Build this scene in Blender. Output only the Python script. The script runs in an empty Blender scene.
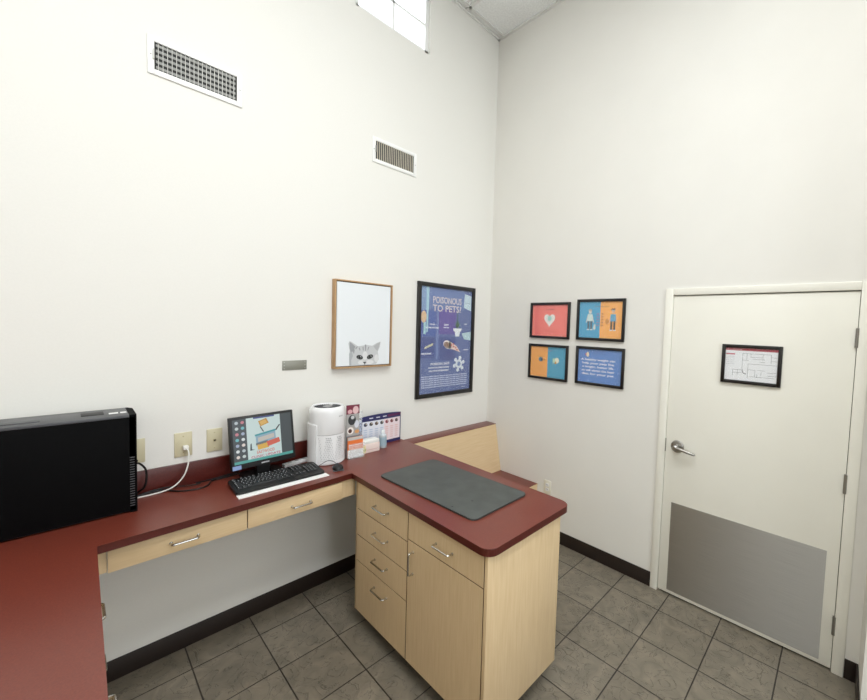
import bpy, bmesh, math, random
from mathutils import Vector, Matrix, Euler
random.seed(4)
S = bpy.context.scene
COL = S.collection

# ------------------------------------------------------------------ camera
cam_d = bpy.data.cameras.new('camera'); cam = bpy.data.objects.new('camera', cam_d); COL.objects.link(cam)
cam_d.sensor_width = 36; cam_d.lens = 36 * 386.614 / 867
cam_d.shift_x = -0.0693; cam_d.shift_y = -0.0038
cam_d.clip_start = 0.02
yaw, pit, rol = 0.7376, -0.0503, 0.0343
fw = Vector((math.cos(yaw)*math.cos(pit), math.sin(yaw)*math.cos(pit), math.sin(pit)))
rt = fw.cross(Vector((0, 0, 1))).normalized(); up = rt.cross(fw)
r2 = rt*math.cos(rol) + up*math.sin(rol); u2 = -rt*math.sin(rol) + up*math.cos(rol)
m = Matrix((r2, u2, -fw)).transposed().to_4x4(); m.translation = Vector((-2.7456, -2.5559, 1.7913))
cam.matrix_world = m
S.camera = cam

# ------------------------------------------------------------------ world, lights, exposure
w = bpy.data.worlds.new('sky'); S.world = w; w.use_nodes = True
bg = w.node_tree.nodes['Background']; bg.inputs[0].default_value = (0.86, 0.93, 1.0, 1); bg.inputs[1].default_value = 4.0
S.view_settings.view_transform = 'Standard'; S.view_settings.look = 'None'
S.view_settings.gamma = 1; S.view_settings.exposure = -0.33
S.view_settings.use_curve_mapping = False

def area(name, loc, size, size_y, power, color, rot=(0, 0, 0)):
    d = bpy.data.lights.new(name, 'AREA'); d.shape = 'RECTANGLE'; d.size = size; d.size_y = size_y
    d.energy = power; d.color = color
    o = bpy.data.objects.new(name, d); COL.objects.link(o); o.location = loc; o.rotation_euler = rot
    return o
CEIL = 4.46
FILL_LIGHTS = [(-2.05, -1.90), (-3.27, -1.90), (-2.05, -3.12), (-3.27, -3.12), (-4.49, -2.3), (-2.27, -4.64)]  # out-of-view ceiling lamps, added and spread to even out the light
for (x, y), pw in zip(FILL_LIGHTS, (38, 14, 44, 16, 11, 16)):
    area('added_fill_light', (x, y, CEIL - 0.035), 1.1, 0.52, pw, (0.955, 0.985, 1.0))
# fill lamp added at an unseen opening behind the viewer
area('opening_fill_light', (-1.5, -5.55, 2.45), 2.3, 3.0, 10, (0.93, 0.97, 1.0), (math.radians(90), 0, 0))

# ------------------------------------------------------------------ materials
def srgb(c):
    if isinstance(c, str):
        c = [int(c[i:i+2], 16)/255 for i in (0, 2, 4)]
    return tuple(((v/12.92) if v <= .04045 else ((v+.055)/1.055)**2.4) for v in c)
def new_mat(name):
    mt = bpy.data.materials.new(name); mt.use_nodes = True
    nt = mt.node_tree; return mt, nt, nt.nodes['Principled BSDF']
def flat(name, col, rough=.5, metal=0., spec=.5, noise=0.0, scale=60, bump=0., coat=0.):
    mt, nt, b = new_mat(name); c = srgb(col)
    b.inputs['Base Color'].default_value = (*c, 1); b.inputs['Roughness'].default_value = rough
    b.inputs['Metallic'].default_value = metal; b.inputs['Specular IOR Level'].default_value = spec
    b.inputs['Coat Weight'].default_value = coat
    tc = nt.nodes.new('ShaderNodeTexCoord'); nz = nt.nodes.new('ShaderNodeTexNoise')
    nz.inputs['Scale'].default_value = scale; nz.inputs['Detail'].default_value = 4
    nt.links.new(tc.outputs['Object'], nz.inputs['Vector'])
    if noise:
        rp = nt.nodes.new('ShaderNodeValToRGB')
        rp.color_ramp.elements[0].position = .3; rp.color_ramp.elements[1].position = .7
        rp.color_ramp.elements[0].color = (*[v*(1-noise) for v in c], 1); rp.color_ramp.elements[1].color = (*[min(1, v*(1+noise)) for v in c], 1)
        nt.links.new(nz.outputs['Fac'], rp.inputs['Fac']); nt.links.new(rp.outputs['Color'], b.inputs['Base Color'])
    if bump:
        bp = nt.nodes.new('ShaderNodeBump'); bp.inputs['Strength'].default_value = bump; bp.inputs['Distance'].default_value = .002
        nt.links.new(nz.outputs['Fac'], bp.inputs['Height']); nt.links.new(bp.outputs['Normal'], b.inputs['Normal'])
    return mt
def grain(name, c0, c1, stretch, rough=.45, metal=0., scale=30, spec=.5, aniso=0., p0=.3, p1=.7):
    mt, nt, b = new_mat(name)
    tc = nt.nodes.new('ShaderNodeTexCoord'); mp = nt.nodes.new('ShaderNodeMapping'); mp.inputs['Scale'].default_value = stretch
    nz = nt.nodes.new('ShaderNodeTexNoise'); nz.inputs['Scale'].default_value = scale; nz.inputs['Detail'].default_value = 6
    rp = nt.nodes.new('ShaderNodeValToRGB'); rp.color_ramp.elements[0].position = p0; rp.color_ramp.elements[1].position = p1
    rp.color_ramp.elements[0].color = (*srgb(c0), 1); rp.color_ramp.elements[1].color = (*srgb(c1), 1)
    nt.links.new(tc.outputs['Object'], mp.inputs['Vector']); nt.links.new(mp.outputs['Vector'], nz.inputs['Vector'])
    nt.links.new(nz.outputs['Fac'], rp.inputs['Fac']); nt.links.new(rp.outputs['Color'], b.inputs['Base Color'])
    b.inputs['Roughness'].default_value = rough; b.inputs['Metallic'].default_value = metal; b.inputs['Specular IOR Level'].default_value = spec
    b.inputs['Anisotropic'].default_value = aniso
    return mt
def uv_tangent(mt, rough, an):
    nt = mt.node_tree; b = nt.nodes['Principled BSDF']; tg = nt.nodes.new('ShaderNodeTangent'); tg.direction_type = 'UV_MAP'; tg.uv_map = 'brush'
    nt.links.new(tg.outputs[0], b.inputs['Tangent']); b.inputs['Anisotropic'].default_value = an; b.inputs['Roughness'].default_value = rough
def emissive(name, col, strength):
    mt, nt, b = new_mat(name); c = srgb(col)
    b.inputs['Base Color'].default_value = (*c, 1); b.inputs['Emission Color'].default_value = (*c, 1); b.inputs['Emission Strength'].default_value = strength
    return mt

M = {}
M['wall'] = flat('wall_paint', 'EAE8E1', .75, noise=.012, scale=3, bump=.0)
M['wall_tex'] = flat('wall_paint_textured', 'EAE8E1', .7, noise=.01, scale=120, bump=.12)
M['door'] = flat('door_paint', 'EFEDE2', .42, noise=.01, scale=5)
M['casing'] = flat('casing_paint', 'F0EEE3', .38, noise=.01, scale=8)
M['white_metal'] = flat('white_enamel', 'F2F2EE', .4)
M['dark_gap'] = flat('dark_gap', '1A1613', .9)
M['maroon'] = grain('maroon_laminate', '682B21', '773829', (6, 6, 6), rough=.33, scale=38, spec=.7)
M['maroon_edge'] = grain('maroon_edge_band', '4A1711', '581F18', (6, 6, 6), rough=.32, scale=30)
M['maple'] = grain('maple_laminate', 'D6BA90', 'DFC59D', (22, 22, 1.2), rough=.42, scale=5)
M['maple_h'] = grain('maple_laminate_flat_grain', 'D6BA90', 'DFC59D', (1.2, 1.2, 22), rough=.42, scale=5)
M['maple_dark'] = flat('maple_interior', 'BFA47C', .6, noise=.04, scale=10)
M['gap_shade'] = flat('drawer_gap_shade', '6B4A2C', .6)  # drawer-front edges coloured brown to stand in for shade in the gaps
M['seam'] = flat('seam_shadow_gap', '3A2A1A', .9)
M['toe'] = flat('toe_kick_vinyl', '17130F', .45)
M['base'] = flat('baseboard_vinyl', '241A15', .45, noise=.05, scale=30)
M['caulk'] = flat('pale_caulk_line', 'C9BFB2', .6)
M['mat'] = flat('rubber_mat', '4A4D4A', .55, noise=.14, scale=14, bump=.25)
M['mat_edge'] = flat('rubber_mat_edge', '303331', .6)
M['black'] = flat('black_plastic', '0B0B0C', .38, noise=.1, scale=40)
M['black_mesh'] = flat('black_steel_side', '040405', .7, spec=.1, noise=.2, scale=90)
M['black_soft'] = flat('black_matte_plastic', '161617', .5)
M['key'] = flat('keycap_plastic', '1B1C1E', .45)
M['legend'] = flat('key_legend_print', 'C8CACC', .6)
M['charcoal'] = flat('charcoal_plastic', '4A4B4E', .38, noise=.05, scale=60)
M['frame_black'] = flat('black_picture_frame', '0E0B0B', .28, coat=.2)
M['oak'] = grain('oak_frame', 'A9835A', 'C39F74', (18, 18, 1.5), rough=.5, scale=6)
M['chrome'] = flat('chrome', 'C9C7C2', .18, metal=1.)
M['nickel'] = flat('satin_nickel', 'ABA9A4', .3, metal=1.)
M['steel'] = grain('brushed_steel', 'A9A7A2', 'B8B6B1', (.6, .6, 120), rough=.36, metal=1., scale=8, aniso=.6)
uv_tangent(M['steel'], .42, .92)
M['hinge'] = flat('hinge_steel', '96938C', .38, metal=.9)
M['beige'] = flat('beige_wall_plate', 'D0C7A6', .4)
M['beige_dark'] = flat('beige_socket', 'B9AC84', .5)
M['ivory'] = flat('ivory_socket_plate', 'E6E2D2', .4)
M['greyplate'] = flat('grey_plate', '8F8E83', .45, metal=.35)
M['white_pl'] = flat('white_gloss_plastic', 'EDEDED', .22, coat=.3)
M['white_pl2'] = flat('pale_grey_plastic', 'D3D4D4', .3)
M['grille_gap'] = flat('grille_recess', '8E8F90', .5)
M['paper'] = flat('white_paper', 'F2F2F0', .7)
M['cord_white'] = flat('white_cord', 'E9E7E0', .4)
M['cord_black'] = flat('black_cord', '0C0B0B', .45)
M['cord_grey'] = flat('grey_plug', '9A978F', .45)
M['ceil'] = flat('ceiling_tile_speckle', 'F2F3F1', .9, noise=.07, scale=70, bump=.5)
M['tbar'] = flat('ceiling_grid_steel', 'E6E6E2', .45)
M['glow'] = emissive('fill_light_glow', 'FFFFFF', 2.0)
M['vane'] = flat('register_vane', 'B9B8B2', .45, metal=.2)
M['vane_tan'] = flat('register_vane_dusty', 'D2CABA', .5)
M['vane_dk'] = flat('register_back_vane', '8E8E89', .5)
M['duct'] = flat('duct_interior', '2A2A28', .8)

def clear(name, tint=(1, 1, 1), rough=.02):
    mt, nt, b = new_mat(name)
    b.inputs['Base Color'].default_value = (*tint, 1); b.inputs['Transmission Weight'].default_value = 1
    b.inputs['Roughness'].default_value = rough; b.inputs['IOR'].default_value = 1.45
    return mt
def thin_glass(name, alpha=.12, tint=(.9, .95, .95)):
    mt, nt, b = new_mat(name)
    b.inputs['Base Color'].default_value = (*tint, 1); b.inputs['Roughness'].default_value = .03
    b.inputs['Alpha'].default_value = alpha
    return mt
M['pane'] = thin_glass('window_glass', .08)
M['acrylic'] = thin_glass('clear_acrylic', .22)
M['gel'] = thin_glass('clear_bottle', .55, (.75, .82, .86))
PR = {}
def ink(h, rough=.3):
    k = (h, rough)
    if k not in PR: PR[k] = flat('printed_ink_' + h.lower(), h, rough)
    return PR[k]
def screen_ink(h, s=1.0):
    k = (h, 'e', s)
    if k not in PR:
        mt, nt, b = new_mat('lit_screen_' + h.lower()); c = srgb(h)
        b.inputs['Base Color'].default_value = (*[v*.1 for v in c], 1); b.inputs['Roughness'].default_value = .3
        b.inputs['Emission Color'].default_value = (*c, 1); b.inputs['Emission Strength'].default_value = s
        PR[k] = mt
    return PR[k]

# floor tile material: square slate tiles with a dark grout grid in world metres
def floor_mat():
    mt, nt, b = new_mat('slate_floor_tile')
    N = nt.nodes.new; L = nt.links.new
    tc = N('ShaderNodeTexCoord'); mp = N('ShaderNodeMapping')
    mp.inputs['Location'].default_value = (-GX % TX, -GY % TY, 0)
    L(tc.outputs['Object'], mp.inputs['Vector'])
    br = N('ShaderNodeTexBrick'); br.offset = 0; br.squash = 1
    br.inputs['Scale'].default_value = 1; br.inputs['Brick Width'].default_value = TX; br.inputs['Row Height'].default_value = TY
    br.inputs['Mortar Size'].default_value = .0035; br.inputs['Mortar Smooth'].default_value = .25; br.inputs['Bias'].default_value = 0
    br.inputs['Color1'].default_value = (*srgb('7C7466'), 1); br.inputs['Color2'].default_value = (*srgb('837B6D'), 1)
    br.inputs['Mortar'].default_value = (*srgb('35302A'), 1)
    L(mp.outputs['Vector'], br.inputs['Vector'])
    n1 = N('ShaderNodeTexNoise'); n1.inputs['Scale'].default_value = 9; n1.inputs['Detail'].default_value = 8; n1.inputs['Distortion'].default_value = 1.2
    L(tc.outputs['Object'], n1.inputs['Vector'])
    mx = N('ShaderNodeMix'); mx.data_type = 'RGBA'; mx.blend_type = 'MULTIPLY'; mx.inputs['Factor'].default_value = .55
    rp = N('ShaderNodeValToRGB'); rp.color_ramp.elements[0].position = .3; rp.color_ramp.elements[1].position = .72
    rp.color_ramp.elements[0].color = (.50, .50, .48, 1); rp.color_ramp.elements[1].color = (1.15, 1.13, 1.08, 1)
    L(n1.outputs['Fac'], rp.inputs['Fac']); L(br.outputs['Color'], mx.inputs['A']); L(rp.outputs['Color'], mx.inputs['B'])
    # cleft veins
    n2 = N('ShaderNodeTexNoise'); n2.inputs['Scale'].default_value = 8; n2.inputs['Detail'].default_value = 4; n2.inputs['Distortion'].default_value = 1.8
    L(tc.outputs['Object'], n2.inputs['Vector'])
    v = N('ShaderNodeMath'); v.operation = 'SUBTRACT'; v.inputs[1].default_value = .5; L(n2.outputs['Fac'], v.inputs[0])
    va = N('ShaderNodeMath'); va.operation = 'ABSOLUTE'; L(v.outputs[0], va.inputs[0])
    vr = N('ShaderNodeMapRange'); vr.inputs['From Min'].default_value = 0; vr.inputs['From Max'].default_value = .016; L(va.outputs[0], vr.inputs['Value'])
    mx2 = N('ShaderNodeMix'); mx2.data_type = 'RGBA'; mx2.blend_type = 'MULTIPLY'; mx2.inputs['Factor'].default_value = .42
    cc = N('ShaderNodeCombineColor'); [L(vr.outputs['Result'], cc.inputs[i]) for i in range(3)]
    L(mx.outputs['Result'], mx2.inputs['A']); L(cc.outputs['Color'], mx2.inputs['B'])
    L(mx2.outputs['Result'], b.inputs['Base Color'])
    b.inputs['Roughness'].default_value = .42
    ad = N('ShaderNodeMath'); ad.operation = 'MULTIPLY_ADD'; ad.inputs[1].default_value = .35; L(vr.outputs['Result'], ad.inputs[0]); L(n1.outputs['Fac'], ad.inputs[2])
    sb = N('ShaderNodeMath'); sb.operation = 'SUBTRACT'; L(ad.outputs[0], sb.inputs[0]); L(br.outputs['Fac'], sb.inputs[1])
    bp = N('ShaderNodeBump'); bp.inputs['Strength'].default_value = .7; bp.inputs['Distance'].default_value = .004
    L(sb.outputs[0], bp.inputs['Height']); L(bp.outputs['Normal'], b.inputs['Normal'])
    return mt
GX, GY, TX, TY = -.510, -1.450, .306, .3135

# ------------------------------------------------------------------ mesh helper
class MB:
    def __init__(s): s.v = []; s.f = []; s.m = []; s.sm = []; s.mats = []
    def mi(s, mt):
        if mt not in s.mats: s.mats.append(mt)
        return s.mats.index(mt)
    def add(s, vs, fs, mt, smooth=False, T=None):
        o = len(s.v); k = s.mi(mt)
        for p in vs: s.v.append(tuple(T @ Vector(p)) if T else tuple(p))
        for f in fs: s.f.append([i+o for i in f]); s.m.append(k); s.sm.append(smooth)
        return s
    def box(s, a, b, mt, bev=0., seg=2, T=None):
        lo = [min(a[i], b[i]) for i in range(3)]; hi = [max(a[i], b[i]) for i in range(3)]
        bm = bmesh.new(); bmesh.ops.create_cube(bm, size=1)
        for vv in bm.verts: vv.co = Vector([(lo[i]+hi[i])/2 + vv.co[i]*(hi[i]-lo[i]) for i in range(3)])
        if bev: bmesh.ops.bevel(bm, geom=list(bm.edges), offset=bev, segments=seg, profile=.5, affect='EDGES')
        o = len(s.m); bm.normal_update()
        flags = [max(abs(c) for c in f.normal) < .999 for f in bm.faces] if bev else None
        s.frombm(bm, mt, T, False)
        if flags:
            for i, fl in enumerate(flags): s.sm[o+i] = fl
        return s
    def frombm(s, bm, mt, T=None, smooth=False):
        bm.verts.index_update()
        s.add([v.co[:] for v in bm.verts], [[v.index for v in f.verts] for f in bm.faces], mt, smooth, T); bm.free()
    def prism(s, poly, z0, z1, mt, bev=0., T=None, edge_mt=None):
        """poly counterclockwise in xy, extruded z0..z1"""
        n = len(poly)
        if bev:
            bm = bmesh.new(); lo = [bm.verts.new((*p, z0)) for p in poly]; hi = [bm.verts.new((*p, z1)) for p in poly]
            bm.faces.new(lo[::-1]); bm.faces.new(hi)
            for i in range(n): bm.faces.new((lo[i], lo[(i+1) % n], hi[(i+1) % n], hi[i]))
            hs = set(hi); e = [x for x in bm.edges if x.verts[0] in hs and x.verts[1] in hs]
            bmesh.ops.bevel(bm, geom=e, offset=bev, segments=2, profile=.5, affect='EDGES')
            if edge_mt is None: s.frombm(bm, mt, T, False)
            else:
                bm.normal_update(); bm.verts.index_update()
                vs = [v.co[:] for v in bm.verts]
                top = [[v.index for v in f.verts] for f in bm.faces if f.normal.z > .5]; oth = [[v.index for v in f.verts] for f in bm.faces if f.normal.z <= .5]
                s.add(vs, top, mt, False, T); s.add(vs, oth, edge_mt, False, T); bm.free()
            return s
        vs = [(*p, z0) for p in poly] + [(*p, z1) for p in poly]
        s.add(vs, [list(range(n))[::-1], list(range(n, 2*n))] , mt, False, T)
        s.add(vs, [(i, (i+1) % n, n+(i+1) % n, n+i) for i in range(n)], edge_mt or mt, False, T)
        return s
    def lathe(s, prof, mt, seg=32, c=(0, 0, 0), T=None, smooth=True, close=True):
        vs = []; fs = []
        for (r, z) in prof:
            for k in range(seg):
                a = 2*math.pi*k/seg; vs.append((c[0]+r*math.cos(a), c[1]+r*math.sin(a), c[2]+z))
        for i in range(len(prof)-1):
            for k in range(seg):
                k2 = (k+1) % seg; fs.append((i*seg+k, i*seg+k2, (i+1)*seg+k2, (i+1)*seg+k))
        if close:
            fs.append(list(range(seg))[::-1]); fs.append([(len(prof)-1)*seg+k for k in range(seg)])
        s.add(vs, fs, mt, smooth, T); return s
    def tube(s, pts, r, mt, seg=8, T=None, smooth=True, sub=0):
        P = [Vector(p) for p in pts]
        if sub:
            Q = []
            for i in range(len(P)-1):
                a = P[max(i-1, 0)]; b = P[i]; c = P[i+1]; d = P[min(i+2, len(P)-1)]
                for k in range(sub):
                    t = k/sub
                    Q.append(.5*((2*b)+(-a+c)*t+(2*a-5*b+4*c-d)*t*t+(-a+3*b-3*c+d)*t**3))
            Q.append(P[-1]); P = Q
        if isinstance(r, (list, tuple)) and len(r) != len(P):
            R0 = list(r); nn = len(P)-1
            r = [R0[min(int(i/nn*(len(R0)-1)), len(R0)-2)]*(1-(i/nn*(len(R0)-1)-min(int(i/nn*(len(R0)-1)), len(R0)-2))) + R0[min(int(i/nn*(len(R0)-1)), len(R0)-2)+1]*(i/nn*(len(R0)-1)-min(int(i/nn*(len(R0)-1)), len(R0)-2)) for i in range(nn+1)]
        vs = []; fs = []; pn = None
        for i, p in enumerate(P):
            d = (P[min(i+1, len(P)-1)] - P[max(i-1, 0)]).normalized()
            n = d.orthogonal().normalized() if pn is None else (pn - d*pn.dot(d)).normalized()
            pn = n; bn = d.cross(n); rr = r[i] if isinstance(r, (list, tuple)) else r
            for k in range(seg):
                a = 2*math.pi*k/seg; vs.append(tuple(p + (n*math.cos(a)+bn*math.sin(a))*rr))
        for i in range(len(P)-1):
            for k in range(seg):
                k2 = (k+1) % seg; fs.append((i*seg+k, i*seg+k2, (i+1)*seg+k2, (i+1)*seg+k))
        fs.append(list(range(seg))[::-1]); fs.append([(len(P)-1)*seg+k for k in range(seg)])
        s.add(vs, fs, mt, smooth, T); return s
    # flat artwork in the local xz plane, facing -y; layer n lies n*0.25 mm proud
    def art(s, poly, mt, layer=1, y0=0):
        y = y0 - layer*.00025
        s.add([(p[0], y, p[1]) for p in poly], [list(range(len(poly)))], mt); return s
    def rect(s, x0, z0, x1, z1, mt, layer=1, y0=0): return s.art([(x0, z0), (x1, z0), (x1, z1), (x0, z1)], mt, layer, y0)
    def disc(s, x, z, rx, rz, mt, layer=1, y0=0, n=20, rot=0):
        return s.art([(x+rx*math.cos(2*math.pi*k/n)*math.cos(rot)-rz*math.sin(2*math.pi*k/n)*math.sin(rot), z+rx*math.cos(2*math.pi*k/n)*math.sin(rot)+rz*math.sin(2*math.pi*k/n)*math.cos(rot)) for k in range(n)], mt, layer, y0)
    def text(s, txt, x, z, size, mt, layer=2, y0=0, align='CENTER', width=None, bold=0., T=None):
        cu = bpy.data.curves.new('t', 'FONT'); cu.body = txt; cu.size = size; cu.align_x = align; cu.offset = bold; cu.resolution_u = 2
        ob = bpy.data.objects.new('t', cu); COL.objects.link(ob)
        dg = bpy.context.evaluated_depsgraph_get(); me = bpy.data.meshes.new_from_object(ob.evaluated_get(dg))
        xs = [v.co.x for v in me.vertices] or [0]; k = 1
        if width: k = width/max(max(xs)-min(xs), 1e-6)
        y = y0 - layer*.00025
        s.add([(x+v.co.x*k, y, z+v.co.y) for v in me.vertices], [list(p.vertices) for p in me.polygons], mt, False, T)
        bpy.data.objects.remove(ob); bpy.data.curves.remove(cu); bpy.data.meshes.remove(me); return s
    def build(s, name, parent=None, **tags):
        me = bpy.data.meshes.new(name); me.from_pydata(s.v, [], s.f); me.update()
        for mt in s.mats: me.materials.append(mt)
        me.polygons.foreach_set('material_index', s.m); me.polygons.foreach_set('use_smooth', s.sm)
        if any(s.sm):
            try: me.set_sharp_from_angle(angle=math.radians(38))
            except Exception: pass
        o = bpy.data.objects.new(name, me); COL.objects.link(o)
        if parent: o.parent = parent
        for k, v in tags.items(): o[k] = v
        return o
def rounded(x0, y0, x1, y1, r, n=6):
    rr = r if isinstance(r, (list, tuple)) else [r]*4   # bl, br, tr, tl
    P = []
    for (cx, cy, a0, q) in ((x0, y0, 180, rr[0]), (x1, y0, 270, rr[1]), (x1, y1, 0, rr[2]), (x0, y1, 90, rr[3])):
        if q <= 0: P.append((cx, cy)); continue
        ox = cx + (q if cx == x0 else -q); oy = cy + (q if cy == y0 else -q)
        for k in range(n+1):
            a = math.radians(a0 + 90*k/n); P.append((ox+q*math.cos(a), oy+q*math.sin(a)))
    return P
def thing(name, loc, rz=0, **tags):
    o = bpy.data.objects.new(name, None); o.empty_display_size = .05; COL.objects.link(o); o.location = loc; o.rotation_euler = (0, 0, rz)
    for k, v in tags.items(): o[k] = v
    return o
def struct(mb, name): return mb.build(name, kind='structure')
W2R = -math.pi/2      # things on the door wall face -x

# ------------------------------------------------------------------ room shell
XL, YB, YR = -5.6, -5.6, -2.705
b = MB(); b.box((XL-.15, YB-.15, -.1), (.15, .15, 0), floor_mat()); struct(b, 'floor')
# back wall (plane y=0) with the high window opening
WX0, WX1, WZ0, WZ1 = -1.42, -.80, 3.916, 4.36
b = MB()
b.box((XL-.15, 0, 0), (WX0, .15, CEIL+.1), M['wall_tex']); b.box((WX1, 0, 0), (.15, .15, CEIL+.1), M['wall_tex'])
b.box((WX0, 0, 0), (WX1, .15, WZ0), M['wall_tex']); b.box((WX0, 0, WZ1), (WX1, .15, CEIL+.1), M['wall_tex'])
struct(b, 'wall_back')
# door wall (plane x=0) with the door opening
DY0, DY1, DZ = -1.6857, -2.5997, 2.045
b = MB()
b.box((0, 0, 0), (.15, DY0+.03, CEIL+.1), M['wall']); b.box((0, DY1-.03, 0), (.15, YB, CEIL+.1), M['wall'])
b.box((0, DY0+.03, DZ+.03), (.15, DY1-.03, CEIL+.1), M['wall'])
b.box((.13, DY0+.05, -.1), (.15, DY1-.03, DZ+.03), M['dark_gap'])  # unseen dark panel added behind the door to stop light leaking through
struct(b, 'wall_right')
b = MB(); b.box((-.30, YR, 0), (0, YR-.12, CEIL), M['wall']); struct(b, 'wall_side')
b = MB(); b.box((XL-.15, YB, 0), (XL, 0, CEIL+.1), M['wall']); struct(b, 'wall_left')
# front wall behind the viewer with a tall opening added for the fill lamp
b = MB(); yy = (YB, YB-.15)
for x0, x1, z0, z1 in ((XL, -2.7, 0, CEIL), (-.3, .15, 0, CEIL), (-2.7, -.3, 0, .9), (-2.7, -.3, 4.0, CEIL)):
    b.box((x0, yy[0], z0), (x1, yy[1], z1), M['wall'])
struct(b, 'wall_front')

# ceiling with lay-in grid
b = MB(); b.box((XL-.15, YB-.15, CEIL+.012), (.15, .15, CEIL+.1), M['ceil'])
struct(b, 'ceiling')
b = MB(); x = -.44
b.box((-.022, 0, CEIL-.004), (0, YB, CEIL+.012), M['tbar']); b.box((XL, -.018, CEIL-.004), (0, 0, CEIL+.012), M['tbar'])
while x > XL: b.box((x-.012, 0, CEIL), (x+.012, YB, CEIL+.012), M['tbar']); x -= .61
y = -.066
while y > YB: b.box((XL, y-.012, CEIL), (0, y+.012, CEIL+.012), M['tbar']); y -= .61
struct(b, 'trim_1')
for i, (x, y) in enumerate(FILL_LIGHTS):  # unseen housings and glowing panels added for the fill lamps
    t = thing('added_ceiling_light', (x, y, CEIL-.03), label='added unseen ceiling light ' + ('above the peninsula', 'above the desk drawers', 'in the middle of the room by the door', 'over where the left counter ends', 'furthest to the left', 'nearest the front opening')[i], category='ceiling light')
    a = MB(); a.box((-.6, -.3, .0), (.6, .3, .045), M['white_metal']); a.build('frame', t)
    a = MB(); a.box((-.57, -.27, -.003), (.57, .27, 0), M['glow']); a.build('fill_panel', t)

# high window
wn = MB()
F = .03
for x0, x1, z0, z1 in ((WX0, WX0+F, WZ0, WZ1), (WX1-F, WX1, WZ0, WZ1), (WX0, WX1, WZ0, WZ0+F), (WX0, WX1, WZ1-F, WZ1)):
    wn.box((x0, .02, z0), (x1, .06, z1), M['white_metal'])
wn.box((-1.121, .025, WZ0), (-1.107, .055, WZ1), M['white_metal'])
wn.box((WX0, .025, 4.131), (WX1, .055, 4.145), M['white_metal'])
wo = struct(wn, 'window_1')
g = MB(); g.box((WX0+F, .036, WZ0+F), (WX1-F, .04, WZ1-F), M['pane']); g.build('pane', wo)

# baseboards (vinyl cove base)
def basebd(name, a, bb):
    q = MB(); q.box(a, bb, M['base'], .003); return struct(q, name)
basebd('baseboard_back', (XL, -.008, 0), (0, 0, .105))
basebd('baseboard_right', (-.008, 0, 0), (0, DY0+.052, .105))
basebd('baseboard_door', (-.008, DY1-.052, 0), (0, YR, .105))
basebd('baseboard_side', (-.30, YR+.008, 0), (0, YR, .105))
# door casing
b = MB()
CW = .05
b.box((-.012, DY0+.0015, 0), (.15, DY0+CW, DZ+.045), M['casing'], .003)
b.box((-.012, DY1-CW, 0), (.15, DY1-.0015, DZ+.045), M['casing'], .003)
b.box((-.012, DY1-.0015, DZ+.0015), (.15, DY0+.0015, DZ+.045), M['casing'], .003)
b.box((.05, DY0-.0, 0), (.1, DY0+.01, DZ), M['dark_gap']); b.box((.05, DY1, 0), (.1, DY1-.01, DZ), M['dark_gap']); b.box((.05, DY1, DZ-.004), (.1, DY0, DZ+.01), M['dark_gap'])
struct(b, 'trim_2')
# the door leaf
b = MB(); b.box((.0, DY0-.001, .012), (.042, DY1+.001, DZ-.004), M['door'], .0015)
door = struct(b, 'door_1')
b = MB(); b.box((-.0018, -1.745, .034), (.0, -2.548, .645), M['steel'])
for (py, pz) in ((-1.76, .63), (-2.53, .63), (-1.76, .05), (-2.53, .05), (-2.14, .63), (-2.14, .05)): b.lathe([(.004, 0), (.003, .0012)], M['nickel'], 10, T=Matrix.Translation((-.0018, py, pz)) @ Matrix.Rotation(-math.pi/2, 4, 'Y'))
kp = b.build('kick_plate', door, label='brushed steel kick plate')
uvl = kp.data.uv_layers.new(name='brush')
for lp in kp.data.loops: co = kp.data.vertices[lp.vertex_index].co; uvl.data[lp.index].uv = (co.z, co.y)
# lever handle
T0 = Matrix.Translation((0, -1.762, 1.033)) @ Matrix.Rotation(-math.pi/2, 4, 'Y')
b = MB(); b.lathe([(.042, 0), (.042, .004), (.036, .011), (.016, .014), (.014, .045), (.017, .047), (.017, .058), (.012, .062)], M['nickel'], 28, T=T0)
b.tube([(-.054, -1.762, 1.033), (-.056, -1.80, 1.030), (-.055, -1.845, 1.021), (-.046, -1.872, 1.014), (-.040, -1.880, 1.013)], [.012, .011, .0095, .009, .0075], M['nickel'], 10, sub=4)
b.build('lever_handle', door, label='satin nickel lever handle')
b = MB(); b.box((-.004, DY0+.004, .985), (.002, DY0-.003, 1.075), M['hinge']); b.build('latch_plate', door)
for hz in (1.80, 1.03, .257):
    b = MB(); b.tube([(-.009, DY1+.001, hz-.05), (-.009, DY1+.001, hz+.05)], .0075, M['hinge'], 10)
    b.box((-.004, DY1+.008, hz-.05), (.0, DY1-.006, hz+.05), M['hinge']); b.build('hinge', door)

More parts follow.
